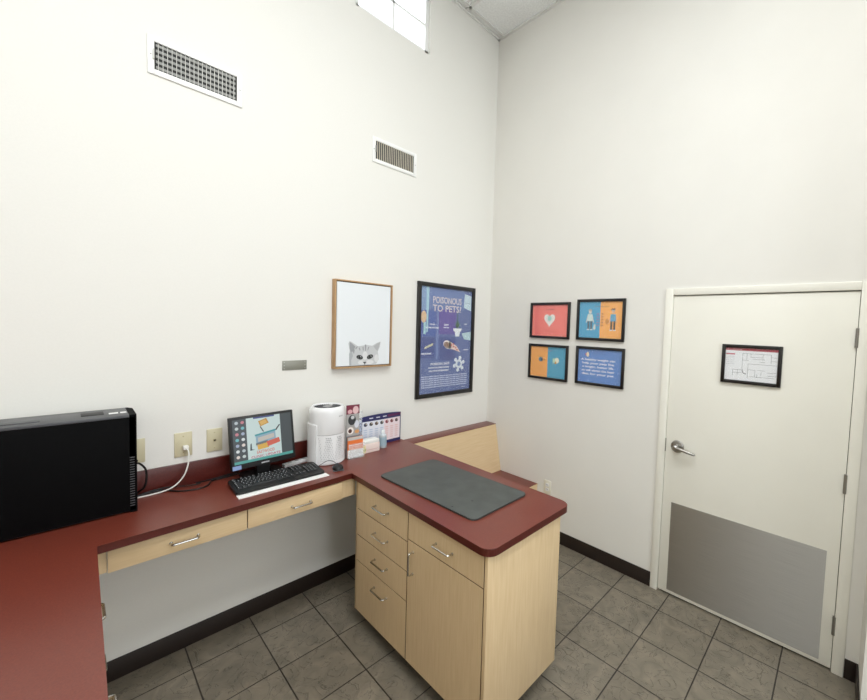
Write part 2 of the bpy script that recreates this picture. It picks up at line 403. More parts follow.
# ------------------------------------------------------------------ wall registers
def register(loc, W, H, nv, rows, label):
    t = thing('air_vent', loc, label=label, category='air vent', group=None) if False else thing('air_vent', loc, label=label, category='air vent')
    f = MB(); bw = .026
    f.box((-W/2, -.008, -H/2), (-W/2+bw, 0, H/2), M['white_metal'], .002); f.box((W/2-bw, -.008, -H/2), (W/2, 0, H/2), M['white_metal'], .002)
    f.box((-W/2+bw, -.008, H/2-bw), (W/2-bw, 0, H/2), M['white_metal'], .002); f.box((-W/2+bw, -.008, -H/2), (W/2-bw, 0, -H/2+bw), M['white_metal'], .002)
    for sx in (-1, 1): f.lathe([(.004, 0), (.003, .002)], M['vane'], 8, T=Matrix.Translation((sx*(W/2-.012), -.008, 0)) @ Matrix.Rotation(math.pi/2, 4, 'X'))
    f.build('frame', t)
    d = MB(); d.box((-W/2+bw, -.0012, -H/2+bw), (W/2-bw, -.0002, H/2-bw), M['duct']); d.build('duct_opening', t)
    v = MB(); iw = W-2*bw-.012
    if rows:
        for k in range(rows):
            z = -H/2+bw+(H-2*bw)*(k+.5)/rows
            v.box((-iw/2, -.0035, z-.006), (iw/2, -.0018, z+.006), M['vane_dk'])
    for k in range(nv):
        x = -iw/2 + iw*(k+.5)/nv
        Tm = Matrix.Translation((x, -.0055, 0)) @ Matrix.Rotation(math.radians(-8 if rows else 20), 4, 'Z')
        v.box((-.0014 if rows else -.002, -.0025, -H/2+bw), (.0014 if rows else .002, .0025, H/2-bw), M['vane'] if rows else M['vane_tan'], T=Tm)
    v.build('vanes', t)
    l = MB(); l.box((-W/2+bw-.006, -.016, -.02), (-W/2+bw-.001, -.007, .025), M['vane']); l.build('lever', t)
register((-2.277, 0, 3.048), .395, .180, 19, 5, 'large white supply register high on the wall, left of the other vent')
register((-1.093, 0, 3.026), .378, .178, 20, 0, 'small white vent with dusty vertical vanes, below the high window')

# ------------------------------------------------------------------ countertop + desk
T_ = .90; TH = .033
IX0, IX1, IY0 = -1.655, -1.045, -1.590          # peninsula
cap = MB()
poly = [(XL, -.0), (XL, -2.05), (-2.704, -2.05), (-2.687, -.482), (-1.627, -.443)]
# lower-left rounded, lower-right rounded corners of the peninsula
def arc(c, r, a0, a1, n=7): return [(c[0]+r*math.cos(math.radians(a0+(a1-a0)*k/n)), c[1]+r*math.sin(math.radians(a0+(a1-a0)*k/n))) for k in range(n+1)]
R = .055
XNL, XNR = -1.637, -1.018
poly += arc((XNL+R+.001, -1.564+R), R, 180, 270) + arc((XNR-R, -1.564+R), R, 270, 360)
poly += [(-1.018, -.10), (-1.018, 0)]
cap.prism(poly, T_-TH, T_, M['maroon'], .0025, edge_mt=M['maroon_edge'])
ct = cap.build('countertop', label='continuous dark red laminate countertop running along the wall and out over the peninsula cabinet', category='countertop')
b = MB(); b.box((XL, -.02, T_), (-1.50, 0, T_+.118), M['maroon_edge'], .002); b.build('backsplash', label='dark red laminate backsplash strip along the wall behind the monitor', category='backsplash')

# pulls
def pull(parent, loc, rz=0, vertical=False, L=.096):
    """bowed wire pull, facing -y in local space"""
    q = MB(); h = .028; r = .0045
    pts = [(-L/2, 0, 0), (-L/2, -h*.7, 0), (-L/2+.004, -h*.94, 0), (-L/2+.010, -h, 0), (0, -h, 0), (L/2-.010, -h, 0), (L/2-.004, -h*.94, 0), (L/2, -h*.7, 0), (L/2, 0, 0)]
    if vertical: pts = [(0, p[1], p[0]) for p in pts]
    q.tube(pts, r, M['chrome'], 8, sub=3)
    for e in (-L/2, L/2):
        Tm = Matrix.Translation((0, 0, e) if vertical else (e, 0, 0)) @ Matrix.Rotation(math.pi/2, 4, 'X')
        q.lathe([(.0065, 0), (.0065, .003)], M['chrome'], 10, T=Tm)
    o = q.build('handle', parent); o.location = loc; o.rotation_euler = (0, 0, rz); return o

# ---- peninsula cabinet (faces -x)
CX0, CX1, CY0, CY1 = -1.618, -1.095, -1.543, -.478       # front plane x, back x, near y, far y
ZB, ZT = .088, T_-TH
t = thing('base_cabinet', (CX0, (CY0+CY1)/2, 0), label='maple peninsula cabinet with four small drawers, one wide drawer and a door', category='cabinet')
ox, oy = CX0, (CY0+CY1)/2
q = MB(); q.box((.0192, CY0-oy+.018, ZB), (CX1-ox, CY1-oy, ZT-.002), M['seam'])  # carcass coloured dark so the gaps between fronts look shaded
q.box((0.0, CY0-oy, ZB), (CX1-ox, CY0-oy+.018, ZT), M['maple'], .0012)      # end panel
q.box((0.0, CY1-oy-.014, ZB), (CX1-ox, CY1-oy, ZT), M['maple'], .0012)
q.box((CX1-ox, CY0-oy, ZB), (CX1-ox+.012, CY1-oy, ZT), M['maple'], .001)
q.build('body', t)
q = MB(); q.box((.07, CY0-oy+.07, 0), (CX1-ox-.06, CY1-oy, ZB), M['toe']); q.build('toe_kick', t)
yd = -.996                                             # division between the two columns
def front(kind, ya, yb, za, zb, mt=None):
    q = MB(); q.box((.0008, ya-oy-.0018, za+.0018), (.0185, yb-oy+.0018, zb-.0018), M['gap_shade'])
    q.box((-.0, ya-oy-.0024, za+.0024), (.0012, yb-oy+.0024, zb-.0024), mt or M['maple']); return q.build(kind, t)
zs = [ZT-.003, .703, .548, .393, ZB]
for i in range(4):
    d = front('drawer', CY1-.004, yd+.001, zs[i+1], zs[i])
    hz = (.786, .632, .480, .320)[i]
    pull(d, (0, -.757-oy, hz), -math.pi/2, L=.122)
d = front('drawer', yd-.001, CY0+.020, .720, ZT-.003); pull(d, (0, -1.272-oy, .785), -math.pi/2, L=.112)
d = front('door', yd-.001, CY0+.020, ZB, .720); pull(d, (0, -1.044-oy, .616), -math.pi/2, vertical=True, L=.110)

# ---- knee-space drawers (face -y)
desk = thing('desk_drawer_unit', (-2.17, -.442, .76), label='maple strip of two shallow drawers and fillers hanging under the desk edge', category='drawer unit')
def desk_drawer(x0, x1, hx):
    q = MB(); q.box((x0+2.17, 0, 0), (x1+2.17, .018, .101), M['maple_h'], .0012)
    q.box((x0+2.17+.012, .018, .01), (x1+2.17-.012, .40, .095), M['maple_dark']); d = q.build('drawer', desk)
    pull(d, (hx+2.17, 0, .047))
desk_drawer(-2.655, -2.171, -2.412)
desk_drawer(-2.166, -1.688, -1.915)
q = MB(); q.box((-2.70+2.17, .012, 0), (-2.657+2.17, .030, .102), M['maple']); q.build('filler_strip', desk)
q = MB(); q.box((-1.686+2.17, .012, 0), (-1.60+2.17, .030, .102), M['maple']); q.build('filler_strip', desk)

# ---- left counter cabinet (faces +x)
LX = -2.707
t = thing('base_cabinet', (LX, -1.25, 0), label='base cabinet under the left counter with chrome pulls at its edge', category='cabinet')
q = MB(); q.box((-.55, -.78, ZB), (-.019, 1.21, ZT-.002), M['maple_dark']); q.box((-.55, -.785, ZB), (0, -.78, ZT), M['maple']); q.build('body', t)
q = MB(); q.box((-.55, -.78, 0), (-.07, 1.21, ZB), M['toe']); q.build('toe_kick', t)
for (ya, yb) in ((-.50, -.98), (-.98, -1.46), (-1.46, -2.03)):
    for i in range(4):
        q = MB(); q.box((-.0185, ya+1.25-.002, zs[i+1]+.002), (0, yb+1.25+.002, zs[i]-.002), M['maple'], .0012); d = q.build('drawer', t)
        pull(d, (0, (ya+yb)/2+1.25-.01, (.785, .60, .36, .20)[i]), math.pi/2)

# ------------------------------------------------------------------ corner bench
t = thing('corner_bench', (-.5, -.33, 0), label='built-in corner bench with dark red seat, sloped maple back and dark red cap rail', category='bench')
bx0, bx1 = -1.01+.5, 0+.5
def yz_prism(mb, prof, x0, x1, mt):
    n = len(prof); vs = [(x0, p[0], p[1]) for p in prof] + [(x1, p[0], p[1]) for p in prof]
    mb.add(vs, [list(range(n)), list(range(n, 2*n))[::-1]] + [(i, n+i, n+(i+1) % n, (i+1) % n) for i in range(n)], mt)
q = MB(); yz_prism(q, [(.205, .866), (.122, .44), (.325, .44), (.325, .866)], bx0, bx1-.002, M['maple_h']); q.build('backrest', t)
q = MB(); q.box((bx0, .202, .866), (bx1-.001, .33, .872), M['maroon'], .002); q.build('cap_rail', t)
q = MB(); q.prism([(bx0, -.31), (bx1-.001, -.31), (bx1-.001, .13), (bx0, .13)], .430, .440, M['maroon'], .002, edge_mt=M['maple']); q.build('seat', t)
q = MB(); q.box((bx0, -.306, .0), (bx1-.002, -.29, .430), M['maple']); q.build('front_panel', t)

# ------------------------------------------------------------------ rubber mat
t = MB()
c4 = [(-1.515, -1.352), (-1.098, -1.345), (-1.133, -.583), (-1.540, -.590)]
def round_poly(P, r, n=5):
    out = []
    for i, p in enumerate(P):
        p = Vector(p); a = (Vector(P[i-1])-p).normalized(); c = (Vector(P[(i+1) % len(P)])-p).normalized()
        s0 = p+a*r; s1 = p+c*r
        for k in range(n+1):
            u = k/n; out.append(tuple(s0*(1-u)**2 + p*2*u*(1-u) + s1*u*u))
    return out
t.prism(round_poly(c4, .04), T_, T_+.009, M['mat'], .002, edge_mt=M['mat_edge'])
for (x, y) in ((-1.492, -1.180), (-1.379, -1.205)): t.lathe([(.006, 0), (.005, .0006)], M['black_soft'], 12, c=(x, y, T_+.009))
t.build('rubber_mat', label='charcoal rubber mat lying on the peninsula countertop', category='mat')

# ------------------------------------------------------------------ computer tower
TX0, TX1, TY0, TY1, TZ = -3.03, -2.546, -.218, -.023, 1.346
t = thing('computer_tower', ((TX0+TX1)/2, (TY0+TY1)/2, T_), label='black desktop computer tower standing on the counter corner', category='computer')
hx, hy, hz = (TX1-TX0)/2, (TY1-TY0)/2, TZ-T_
q = MB(); q.box((-hx, -hy+.002, .006), (hx-.022, hy, hz-.014), M['black'], .003); q.build('case', t)
q = MB(); q.box((-hx, -hy, .01), (hx-.004, -hy+.003, hz-.010), M['black_mesh'], .001); q.build('side_panel', t)
q = MB()
# front bezel on the right end, bevelled corner
prof = [(hx-.024, -hy), (hx, -hy+.000), (hx, hy-.03), (hx-.016, hy), (hx-.024, hy)]
q.prism(prof, .0, hz, M['black_mesh']); 
for k in range(21): q.box((hx-.024, -hy-.0012, .03+k*.011), (hx-.008, -hy+.001, .034+k*.011), M['charcoal'])
q.build('front_bezel', t)
q = MB(); q.box((-hx, -hy, hz-.014), (hx-.022, hy, hz), M['charcoal'], .002)
q.box((-hx+.1, -.05, hz), (-hx+.2, .02, hz+.003), M['charcoal'], .001)
q.box((hx-.17, -.03, hz), (hx-.10, .04, hz+.0022), M['black_soft'], .001); q.build('top_cover', t)
for (a, c_) in ((-.085, -.055), (-.048, -.028)):
    q = MB(); q.box((hx+a, -.035, hz), (hx+c_, -.008, hz+.0012), M['paper']); q.build('sticker', t, label='small white sticker')
for sx in (-.18, .17):
    for sy in (-.06, .06): q = MB(); q.lathe([(.012, 0), (.012, .008)], M['black_soft'], 12, c=(sx, sy, 0)); q.build('foot', t)

# ------------------------------------------------------------------ wall plates
def plate(name, loc, rz, W, H, mt, label, cat, kind):
    t = thing(name, loc, rz, label=label, category=cat)
    q = MB(); q.box((-W/2, -.006, -H/2), (W/2, 0, H/2), mt, .0025)
    for s in ((-1, 1) if kind != 'duplex' else (0,)):
        q.lathe([(.0035, 0), (.0028, .0012)], M['beige_dark'], 8, T=Matrix.Translation((0, -.006, s*H*.34)) @ Matrix.Rotation(math.pi/2, 4, 'X'))
    q.build('cover', t)
    if kind == 'jack':
        q = MB(); q.lathe([(.008, 0), (.008, .003), (.004, .004), (.004, .0045)], M['beige_dark'], 14, T=Matrix.Translation((0, -.006, 0)) @ Matrix.Rotation(math.pi/2, 4, 'X'))
        q.lathe([(.0045, 0), (.004, .001)], M['black_soft'], 12, T=Matrix.Translation((0, -.0105, 0)) @ Matrix.Rotation(math.pi/2, 4, 'X')); q.build('jack', t)
    if kind == 'duplex':
        for s in (-1, 1):
            q = MB(); q.prism([(x, y) for x, y in rounded(-.0165, -.014, .0165, .014, .008)], 0, .003, M['white_pl'], T=Matrix.Translation((0, -.006, s*.0195)) @ Matrix.Rotation(math.pi/2, 4, 'X'))
            for xx in (-.006, .006): q.box((xx-.0012, -.0096, s*.0195-.002), (xx+.0012, -.009, s*.0195+.007), M['black_soft'])
            q.build('socket', t)
    return t
plate('wall_plate', (-2.535, 0, 1.120), 0, .075, .120, M['beige'], 'beige wall plate half hidden behind the computer tower', 'wall plate', 'jack')
plate('wall_plate', (-2.347, 0, 1.117), 0, .075, .128, M['beige'], 'beige wall plate with a white cord plugged into it', 'wall plate', 'blank')
plate('wall_plate', (-2.210, 0, 1.115), 0, .072, .126, M['beige'], 'beige wall plate with a small dark jack beside the monitor', 'wall plate', 'jack')
plate('power_outlet', (0, -.742, .440), W2R, .072, .116, M['ivory'], 'ivory duplex power outlet low on the wall beyond the peninsula', 'outlet', 'duplex')
t = thing('metal_plate', (-1.791, 0, 1.510), label='small blank grey metal plate on the wall left of the cat picture', category='plate')
q = MB(); q.box((-.073, -.004, -.030), (.073, 0, .030), M['greyplate'], .001); q.build('plate', t)
for sx in (-1, 1):
    for sz in (-1, 0, 1):
        q = MB(); q.lathe([(.0035, 0), (.0025, .0015)], M['vane'], 8, T=Matrix.Translation((sx*.062, -.004, sz*.019)) @ Matrix.Rotation(math.pi/2, 4, 'X')); q.build('screw', t)

# ------------------------------------------------------------------ framed prints
def frame_part(t, W, H, bw, depth, mt, name='frame', glass=True):
    f = MB()
    f.box((-W/2, -depth, -H/2), (-W/2+bw, 0, H/2), mt, .002); f.box((W/2-bw, -depth, -H/2), (W/2, 0, H/2), mt, .002)
    f.box((-W/2+bw, -depth, H/2-bw), (W/2-bw, 0, H/2), mt, .002); f.box((-W/2+bw, -depth, -H/2), (W/2-bw, 0, -H/2+bw), mt, .002)
    return f.build(name, t)

# cat canvas
W, H, D = .440, .602, .045
t = thing('framed_canvas', (-1.337, 0, 1.776), label='oak framed white canvas of a grey kitten peeking up from the bottom edge', category='picture')
frame_part(t, W, H, .010, D, M['oak'])
q = MB(); iw, ih = W/2-.016, H/2-.016
q.box((-W/2+.01, -.010, -H/2+.01), (W/2-.01, -.004, H/2-.01), M['dark_gap']); q.build('backing', t)
q = MB(); q.box((-iw, -.038, -ih), (iw, -.010, ih), ink('E9EDEF', .7)); y0 = -.038
def P(px, py):      # pixel of the zoomed kitten (867x583) -> canvas coordinates
    return (-.115 + (px-140)/(625-140)*.245, -ih + .002 + (482-py)/(482-85)*.172)
g0, g1, g2 = ink('C9CBCC', .7), ink('9B9D9F', .7), ink('DFE0E0', .7)
q.art([P(*p) for p in ((150, 482), (145, 360), (150, 230), (132, 130), (150, 90), (185, 110), (270, 175), (340, 165), (400, 155), (490, 170), (560, 125), (625, 100), (610, 190), (580, 270), (590, 330), (600, 400), (560, 470), (520, 482))], g0, 1, y0)
q.art([P(*p) for p in ((150, 105), (180, 125), (235, 180), (200, 260), (165, 270), (150, 200))], g1, 2, y0)
q.art([P(*p) for p in ((510, 180), (570, 130), (615, 110), (600, 190), (575, 262), (540, 225))], ink('B4B5B6', .7), 2, y0)
q.art([P(*p) for p in ((145, 290), (185, 250), (200, 330), (175, 400), (180, 482), (150, 482))], ink('AEB2B5', .7), 2, y0)
for p in (((340, 190), (355, 180), (360, 250), (345, 240)), ((375, 150), (398, 150), (395, 250), (380, 250)), ((430, 185), (445, 190), (425, 245), (415, 240)), ((230, 210), (262, 170), (268, 185), (245, 225)), ((205, 200), (225, 230), (215, 300), (200, 270)), ((285, 200), (300, 195), (310, 240), (295, 245))):
    q.art([P(*v) for v in p], g1, 3, y0)
q.disc(*P(380, 330), .020, .030, g2, 3, y0); q.disc(*P(330, 440), .028, .014, g2, 3, y0); q.disc(*P(450, 440), .034, .015, g2, 3, y0); q.disc(*P(560, 380), .018, .028, g2, 3, y0)
for cx_, cy_, rt_ in ((300, 355, -.25), (457, 352, .3)):
    q.disc(*P(cx_, cy_), .0255, .0155, ink('2A2B2C', .6), 4, y0, rot=rt_); q.disc(*P(cx_, cy_+3), .016, .0115, ink('5A5F5C', .6), 5, y0); q.disc(*P(cx_, cy_), .009, .0105, ink('050505', .5), 6, y0); q.disc(*P(cx_+14, cy_-12), .0028, .0028, ink('F4F4F4', .5), 7, y0)
q.art([P(*p) for p in ((345, 430), (408, 432), (385, 462), (372, 462))], ink('3E4043', .6), 4, y0)
q.art([P(*p) for p in ((374, 455), (382, 455), (385, 482), (374, 480))], ink('57595B', .6), 4, y0)
q.build('canvas', t)

def frame_glass(t, W, H, bw, y):
    q = MB(); q.box((-W/2+bw, y-.0012, -H/2+bw), (W/2-bw, y, H/2-bw), M['glassy']); q.build('glazing', t)
mt, nt, bb = new_mat('picture_glazing'); bb.inputs['Roughness'].default_value = .05; bb.inputs['Alpha'].default_value = .06; M['glassy'] = mt

# large blue poster
W, H = .640, .955
t = thing('framed_poster', (-.547, 0, 1.663), label='tall black framed blue pet safety poster beside the kitten picture', category='poster')
frame_part(t, W, H, .034, .022, M['frame_black'])
q = MB(); iw, ih = W/2-.034, H/2-.034; PW, PH = 2*iw, 2*ih
base_ = ink('5468A0'); q.box((-iw, -.008, -ih), (iw, -.002, ih), base_); y0 = -.008
def U(u, v): return (-iw + u*PW, ih - v*PH)       # u,v from the top left, 0..1
def rc(u0, v0, u1, v1, h, l=1): q.rect(*U(u0, v1), *U(u1, v0), ink(h), l, y0)
rc(0, 0, .10, .42, '7F9CC4'); rc(.10, 0, .15, .42, '9CC3D6'); rc(.15, 0, .84, .20, '6079B0')
rc(0, .22, .28, .46, '3F5CA6', 2); rc(.34, .20, .68, .44, '5A4B9E', 2); rc(.0, .47, .27, .67, '33478C', 2); rc(.36, .47, .68, .69, '36488A', 2)
rc(.30, .20, .335, .68, '6C80B8', 2); rc(.11, 0, .14, .42, 'A8D0DC', 3)
q.art([U(.85, .03), U(.99, .05), U(.99, .20), U(.83, .17)], ink('C6DCE4'), 2, y0); rc(.855, .12, .97, .125, '8FA8BA', 3)
q.art([U(.80, .43), U(1, .41), U(1, .50), U(.86, .49)], ink('B9D6DC'), 2, y0)
q.disc(*U(.06, .28), .028, .05, ink('E0BE94'), 3, y0); rc(.06, .33, .10, .44, 'A9D5D8', 3)
for i, ln in enumerate(('POISONOUS', 'TO PETS?')):
    for k in range(1): q.text(ln, *U(.50, .145+.078*i), .078, ink('DDD2D2'), 5, y0, width=PW*.56, bold=.0012)
# plant in a white pot
q.art([U(.62, .38), U(.80, .38), U(.785, .41), U(.765, .41), U(.75, .46), U(.67, .46), U(.655, .41), U(.635, .41)], ink('E8EEF0'), 5, y0)
for a in range(9):
    an = math.radians(20+a*17.5); bx, bz = U(.71, .375); q.art([(bx-.008*math.sin(an), bz+.008*math.cos(an)*0), (bx+.075*math.cos(an)*.75, bz+.075*math.sin(an)), (bx+.010*math.sin(an), bz)], ink('4D8A50' if a % 2 else '2F6339'), 4, y0)
rc(.70, .22, .72, .35, '3B5A6A', 3)
# capsule / bowl of food
cx_, cz_ = U(.58, .56)
q.disc(cx_-.035, cz_+.018, .050, .034, ink('EFE8E4'), 4, y0, rot=-.4); q.disc(cx_-.046, cz_+.016, .032, .026, ink('8A6C58'), 5, y0, rot=-.4)
q.art([(cx_-.02, cz_+.05), (cx_+.07, cz_+.005), (cx_+.115, cz_-.052), (cx_+.04, cz_-.030), (cx_-.03, cz_-.012)], ink('E9D4CC'), 4, y0)
for dx, dz in ((.01, .012), (.035, .0), (.03, .022), (.06, -.01), (.075, -.03)): q.disc(cx_+dx, cz_+dz, .009, .008, ink('C4574B'), 6, y0)
# spotted dish, snowflake burst
for k in range(3): q.disc(*U(.11+.05*k, .565-.012*k), .020, .010, ink('C9C9A8'), 4, y0, rot=.5)
sx_, sz_ = U(.76, .735)
q.disc(sx_, sz_, .040, .040, ink('DCE6EE'), 5, y0)
for k in range(6):
    an = k*math.pi/3+.3; q.disc(sx_+.055*math.cos(an), sz_+.055*math.sin(an), .017, .017, ink('DCE6EE'), 5, y0)
q.disc(sx_, sz_, .020, .020, ink('6E86B8'), 6, y0)
for (u, v, s_, tx) in ((.22, .355, .018, 'FOODS'), (.22, .385, .016, 'IN THE KITCHEN'), (.48, .355, .018, 'CANDY'), (.48, .38, .014, 'AND GUM'), (.12, .63, .018, 'MEDICINES'), (.88, .34, .014, 'YARD'), (.90, .60, .014, 'PLANTS'), (.38, .735, .030, 'POISON 24/7'), (.36, .765, .016, 'WATCH FOR THESE HAZARDS'), (.36, .795, .016, 'CALL YOUR VETERINARIAN')):
    q.text(tx, *U(u, v), s_, ink('E4E9F2'), 6, y0, width=min(.42 if u < .4 else .14, len(tx)*s_*.62), bold=.0009)
for k in range(6):
    q.text('keep food, plants, pills and cleaners where your pets cannot reach them', *U(.49, .845+.020*k), .015, ink('C6D0EA'), 6, y0, width=PW*.9, bold=.0008)
q.text('ask us', *U(.86, .975), .018, ink('E4E9F2'), 6, y0)
q.build('print', t); frame_glass(t, W, H, .034, -.011)

# four small frames on the door wall
def small_frame(yc, zc, W, H, label, draw, name='framed_print', rot=0):
    t = thing(name, (0, yc-.008, zc), W2R, label=label, category='picture', group='framed prints in a two by two block on the door wall')
    frame_part(t, W, H, .021, .018, M['frame_black'])
    iw, ih = W/2-.021, H/2-.021
    q = MB(); draw(q, iw, ih, -.006); q.build('print', t); frame_glass(t, W, H, .021, -.010)
def d_heart(q, iw, ih, y0):
    q.box((-iw, y0, -ih), (iw, -.002, ih), ink('FF8074'))
    q.rect(-iw+.03, -ih, -iw+.07, ih, ink('F6716A'), 1, y0)
    def hp(s): return [(s*.9*16*math.sin(a)**3/16*.058, s*(13*math.cos(a)-5*math.cos(2*a)-2*math.cos(3*a)-math.cos(4*a))/16*.058+.008) for a in [2*math.pi*k/28 for k in range(28)]]
    q.art(hp(1.05), ink('F6F4EE'), 3, y0); q.disc(0, .018, .020, .022, ink('A9DCD2'), 4, y0)
    for k in range(12): a = k*math.pi/6; q.disc(.033*math.cos(a), .018+.028*math.sin(a), .003, .003, ink('E5A79C'), 5, y0)
    q.text('HEARTWORM', 0, .088, .013, ink('8A302D'), 4, y0, bold=.0002); q.text('year round protection matters', 0, -.09, .010, ink('B8443E'), 4, y0)
    for k in range(6): q.disc(-.05+.02*k, -.052-.006*(k % 2), .003, .003, ink('F4C8BE'), 4, y0)
def d_people(q, iw, ih, y0):
    q.box((-iw, y0, -ih), (iw, -.002, ih), ink('42A8D2')); q.rect(.0, -ih, iw, ih, ink('FFB455'), 1, y0)
    q.text('PET WELLNESS CHECK', .01, ih-.042, .012, ink('7A4A2A'), 4, y0)
    def person(cx, shirt, pants, skin):
        q.disc(cx, .062, .013, .016, ink(skin), 4, y0); q.disc(cx, .074, .015, .008, ink('B9B4A8'), 5, y0)
        q.art([(cx-.02, .044), (cx+.02, .044), (cx+.022, -.01), (cx-.022, -.01)], ink(shirt), 4, y0)
        q.art([(cx-.02, .044), (cx-.034, -.022), (cx-.028, -.024), (cx-.016, .030)], ink(skin), 3, y0); q.art([(cx+.02, .044), (cx+.034, -.022), (cx+.028, -.024), (cx+.016, .030)], ink(skin), 3, y0)
        q.rect(cx-.02, -.072, cx-.004, -.01, ink(pants), 4, y0); q.rect(cx+.004, -.072, cx+.02, -.01, ink(pants), 4, y0)
        q.rect(cx-.024, -.080, cx-.004, -.072, ink('DCE4E4'), 4, y0); q.rect(cx+.004, -.080, cx+.024, -.072, ink('DCE4E4'), 4, y0)
    person(-.085, 'CFE3DE', '4C6470', 'D8D6C8'); person(.105, '5FA8CC', '4A3B34', 'E7B48C')
    q.art([(.082, .078), (.10, .088), (.122, .086), (.118, .078)], ink('7A3A28'), 6, y0)
    q.disc(-.045, -.060, .010, .017, ink('D5DFD2'), 4, y0); q.disc(-.043, -.040, .007, .007, ink('D5DFD2'), 4, y0); q.disc(.058, -.012, .014, .022, ink('D99038'), 4, y0)
    for k in range(5): q.rect(-.030, .042-.022*k, -.010, .050-.022*k, ink('9A6C9C'), 4, y0); q.rect(.008, .042-.022*k, .026, .050-.022*k, ink('A8683C'), 4, y0)
def d_split(q, iw, ih, y0):
    q.box((-iw, y0, -ih), (iw, -.002, ih), ink('FFB04E')); q.rect(-.002, -ih, iw, ih, ink('38A4C8'), 1, y0)
    q.text('DENTAL HEALTH', -.004, ih-.036, .012, ink('C4582C'), 4, y0)
    q.disc(-.072, .02, .022, .020, ink('5C7F8C'), 4, y0); q.disc(-.060, .018, .012, .014, ink('38536A'), 5, y0); q.disc(-.034, .018, .005, .005, ink('5A3A34'), 4, y0)
    for k in range(4): q.disc(-.10+.02*k, .046, .003, .006, ink('A87830'), 4, y0)
    q.rect(.05, .0, .082, .036, ink('B9E0C0'), 4, y0); q.disc(.092, .02, .020, .024, ink('EEF0D6'), 5, y0); q.art([(.066, -.008), (.09, -.010), (.082, .018)], ink('D79A34'), 6, y0); q.disc(.055, -.010, .004, .004, ink('D8E8B0'), 6, y0); q.disc(.094, -.028, .008, .004, ink('4D70B4'), 6, y0)
    for k in range(3): q.text('brush your pets teeth', -.066, -.040-.018*k, .0085, ink('B06A20'), 4, y0); q.text('chew toys help', .073, -.050-.018*k, .0085, ink('8CCADC'), 4, y0)
def d_text(q, iw, ih, y0):
    q.box((-iw, y0, -ih), (iw, -.002, ih), ink('5A8AD0'))
    q.disc(-.100, .088, .012, .020, ink('EBD9B4'), 4, y0); q.disc(-.114, .088, .006, .010, ink('C8586C'), 3, y0); q.text('did you know?', .0, .092, .018, ink('3A66AE'), 4, y0)
    for k, s_ in enumerate(('A healthy weight can', 'help your pets live', 'a longer, better life', 'so ask about the best', 'diet for your pet')):
        q.text(s_, -.012, .042-.028*k, .023, ink('F3F5FA'), 4, y0, width=(.285, .265, .260, .270, .270)[k], bold=.0005)
small_frame(-.688, 1.864, .398, .304, 'small black framed red print with a white heart, upper left of four', d_heart)
small_frame(-1.150, 1.875, .398, .320, 'black framed print of two cartoon people on blue and orange, upper right of four', d_people)
small_frame(-.686, 1.511, .398, .300, 'black framed print split half orange and half blue, lower left of four', d_split)
small_frame(-1.160, 1.517, .402, .300, 'black framed blue print with white lettering, lower right of four', d_text)

# evacuation plan on the door
W, H = .304, .236
t = thing('framed_floor_plan', (0, -2.144, 1.619), W2R, label='black framed floor plan with a red header hanging on the door', category='sign')
frame_part(t, W, H, .020, .016, M['frame_black'])
iw, ih = W/2-.020, H/2-.020; y0 = -.006
q = MB(); q.box((-iw, y0, -ih), (iw, -.002, ih), ink('F2F4F6')); q.rect(-iw, ih-.016, iw, ih-.001, ink('B83246'), 1, y0)
q.text('EVACUATION PLAN', -.085, ih-.013, .010, ink('F4DCE0'), 3, y0, width=.075); q.rect(-iw+.002, ih-.042, -iw+.050, ih-.034, ink('C8606E'), 2, y0)
for k in range(5): q.text('in case of fire exit', -iw+.003, ih-.056-.011*k, .006, ink('8E949A'), 2, y0, align='LEFT', width=.045)
dk = ink('3C4146'); 
def seg(x0, z0, x1, z1, w_=.0013): q.rect(min(x0, x1)-w_/2, min(z0, z1)-w_/2, max(x0, x1)+w_/2, max(z0, z1)+w_/2, dk, 2, y0)
gx0, gx1 = -.042, .126
for s_ in ((gx0, .066, .10, .066), (gx0, .066, gx0, .0), (gx0, 0, gx0, -.030), (.10, .066, .10, .040), (.10, .05, .128, .05), (-.02, .066, -.02, .03), (.0, .066, .0, .046), (.0, .046, .06, .046), (.06, .066, .06, .03), (gx0, .026, -.01, .026), (.01, .035, .07, .035), (-.01, .005, .128, .005), (.045, .02, .07, .02), (.10, .028, .128, .028), (.10, .04, .10, .015), (-.09, -.034, gx0, -.034), (-.09, -.034, -.09, -.07), (-.065, -.034, -.065, -.07), (-.09, -.052, gx0, -.052), (-.012, .005, -.012, -.08), (-.012, -.03, .025, -.03), (.025, -.03, .025, -.07), (.035, -.03, .075, -.03), (.035, -.05, .035, -.075), (.055, -.04, .055, -.06), (.085, -.04, .128, -.04), (.085, -.058, .128, -.058), (.0, -.07, .12, -.07)): seg(*s_)
for k in range(9): a = math.radians(170+k*13); q.disc(-.022+.018*math.cos(a), -.038+.018*math.sin(a), .0022, .0022, ink('23282C'), 3, y0)
q.build('print', t); frame_glass(t, W, H, .020, -.009)

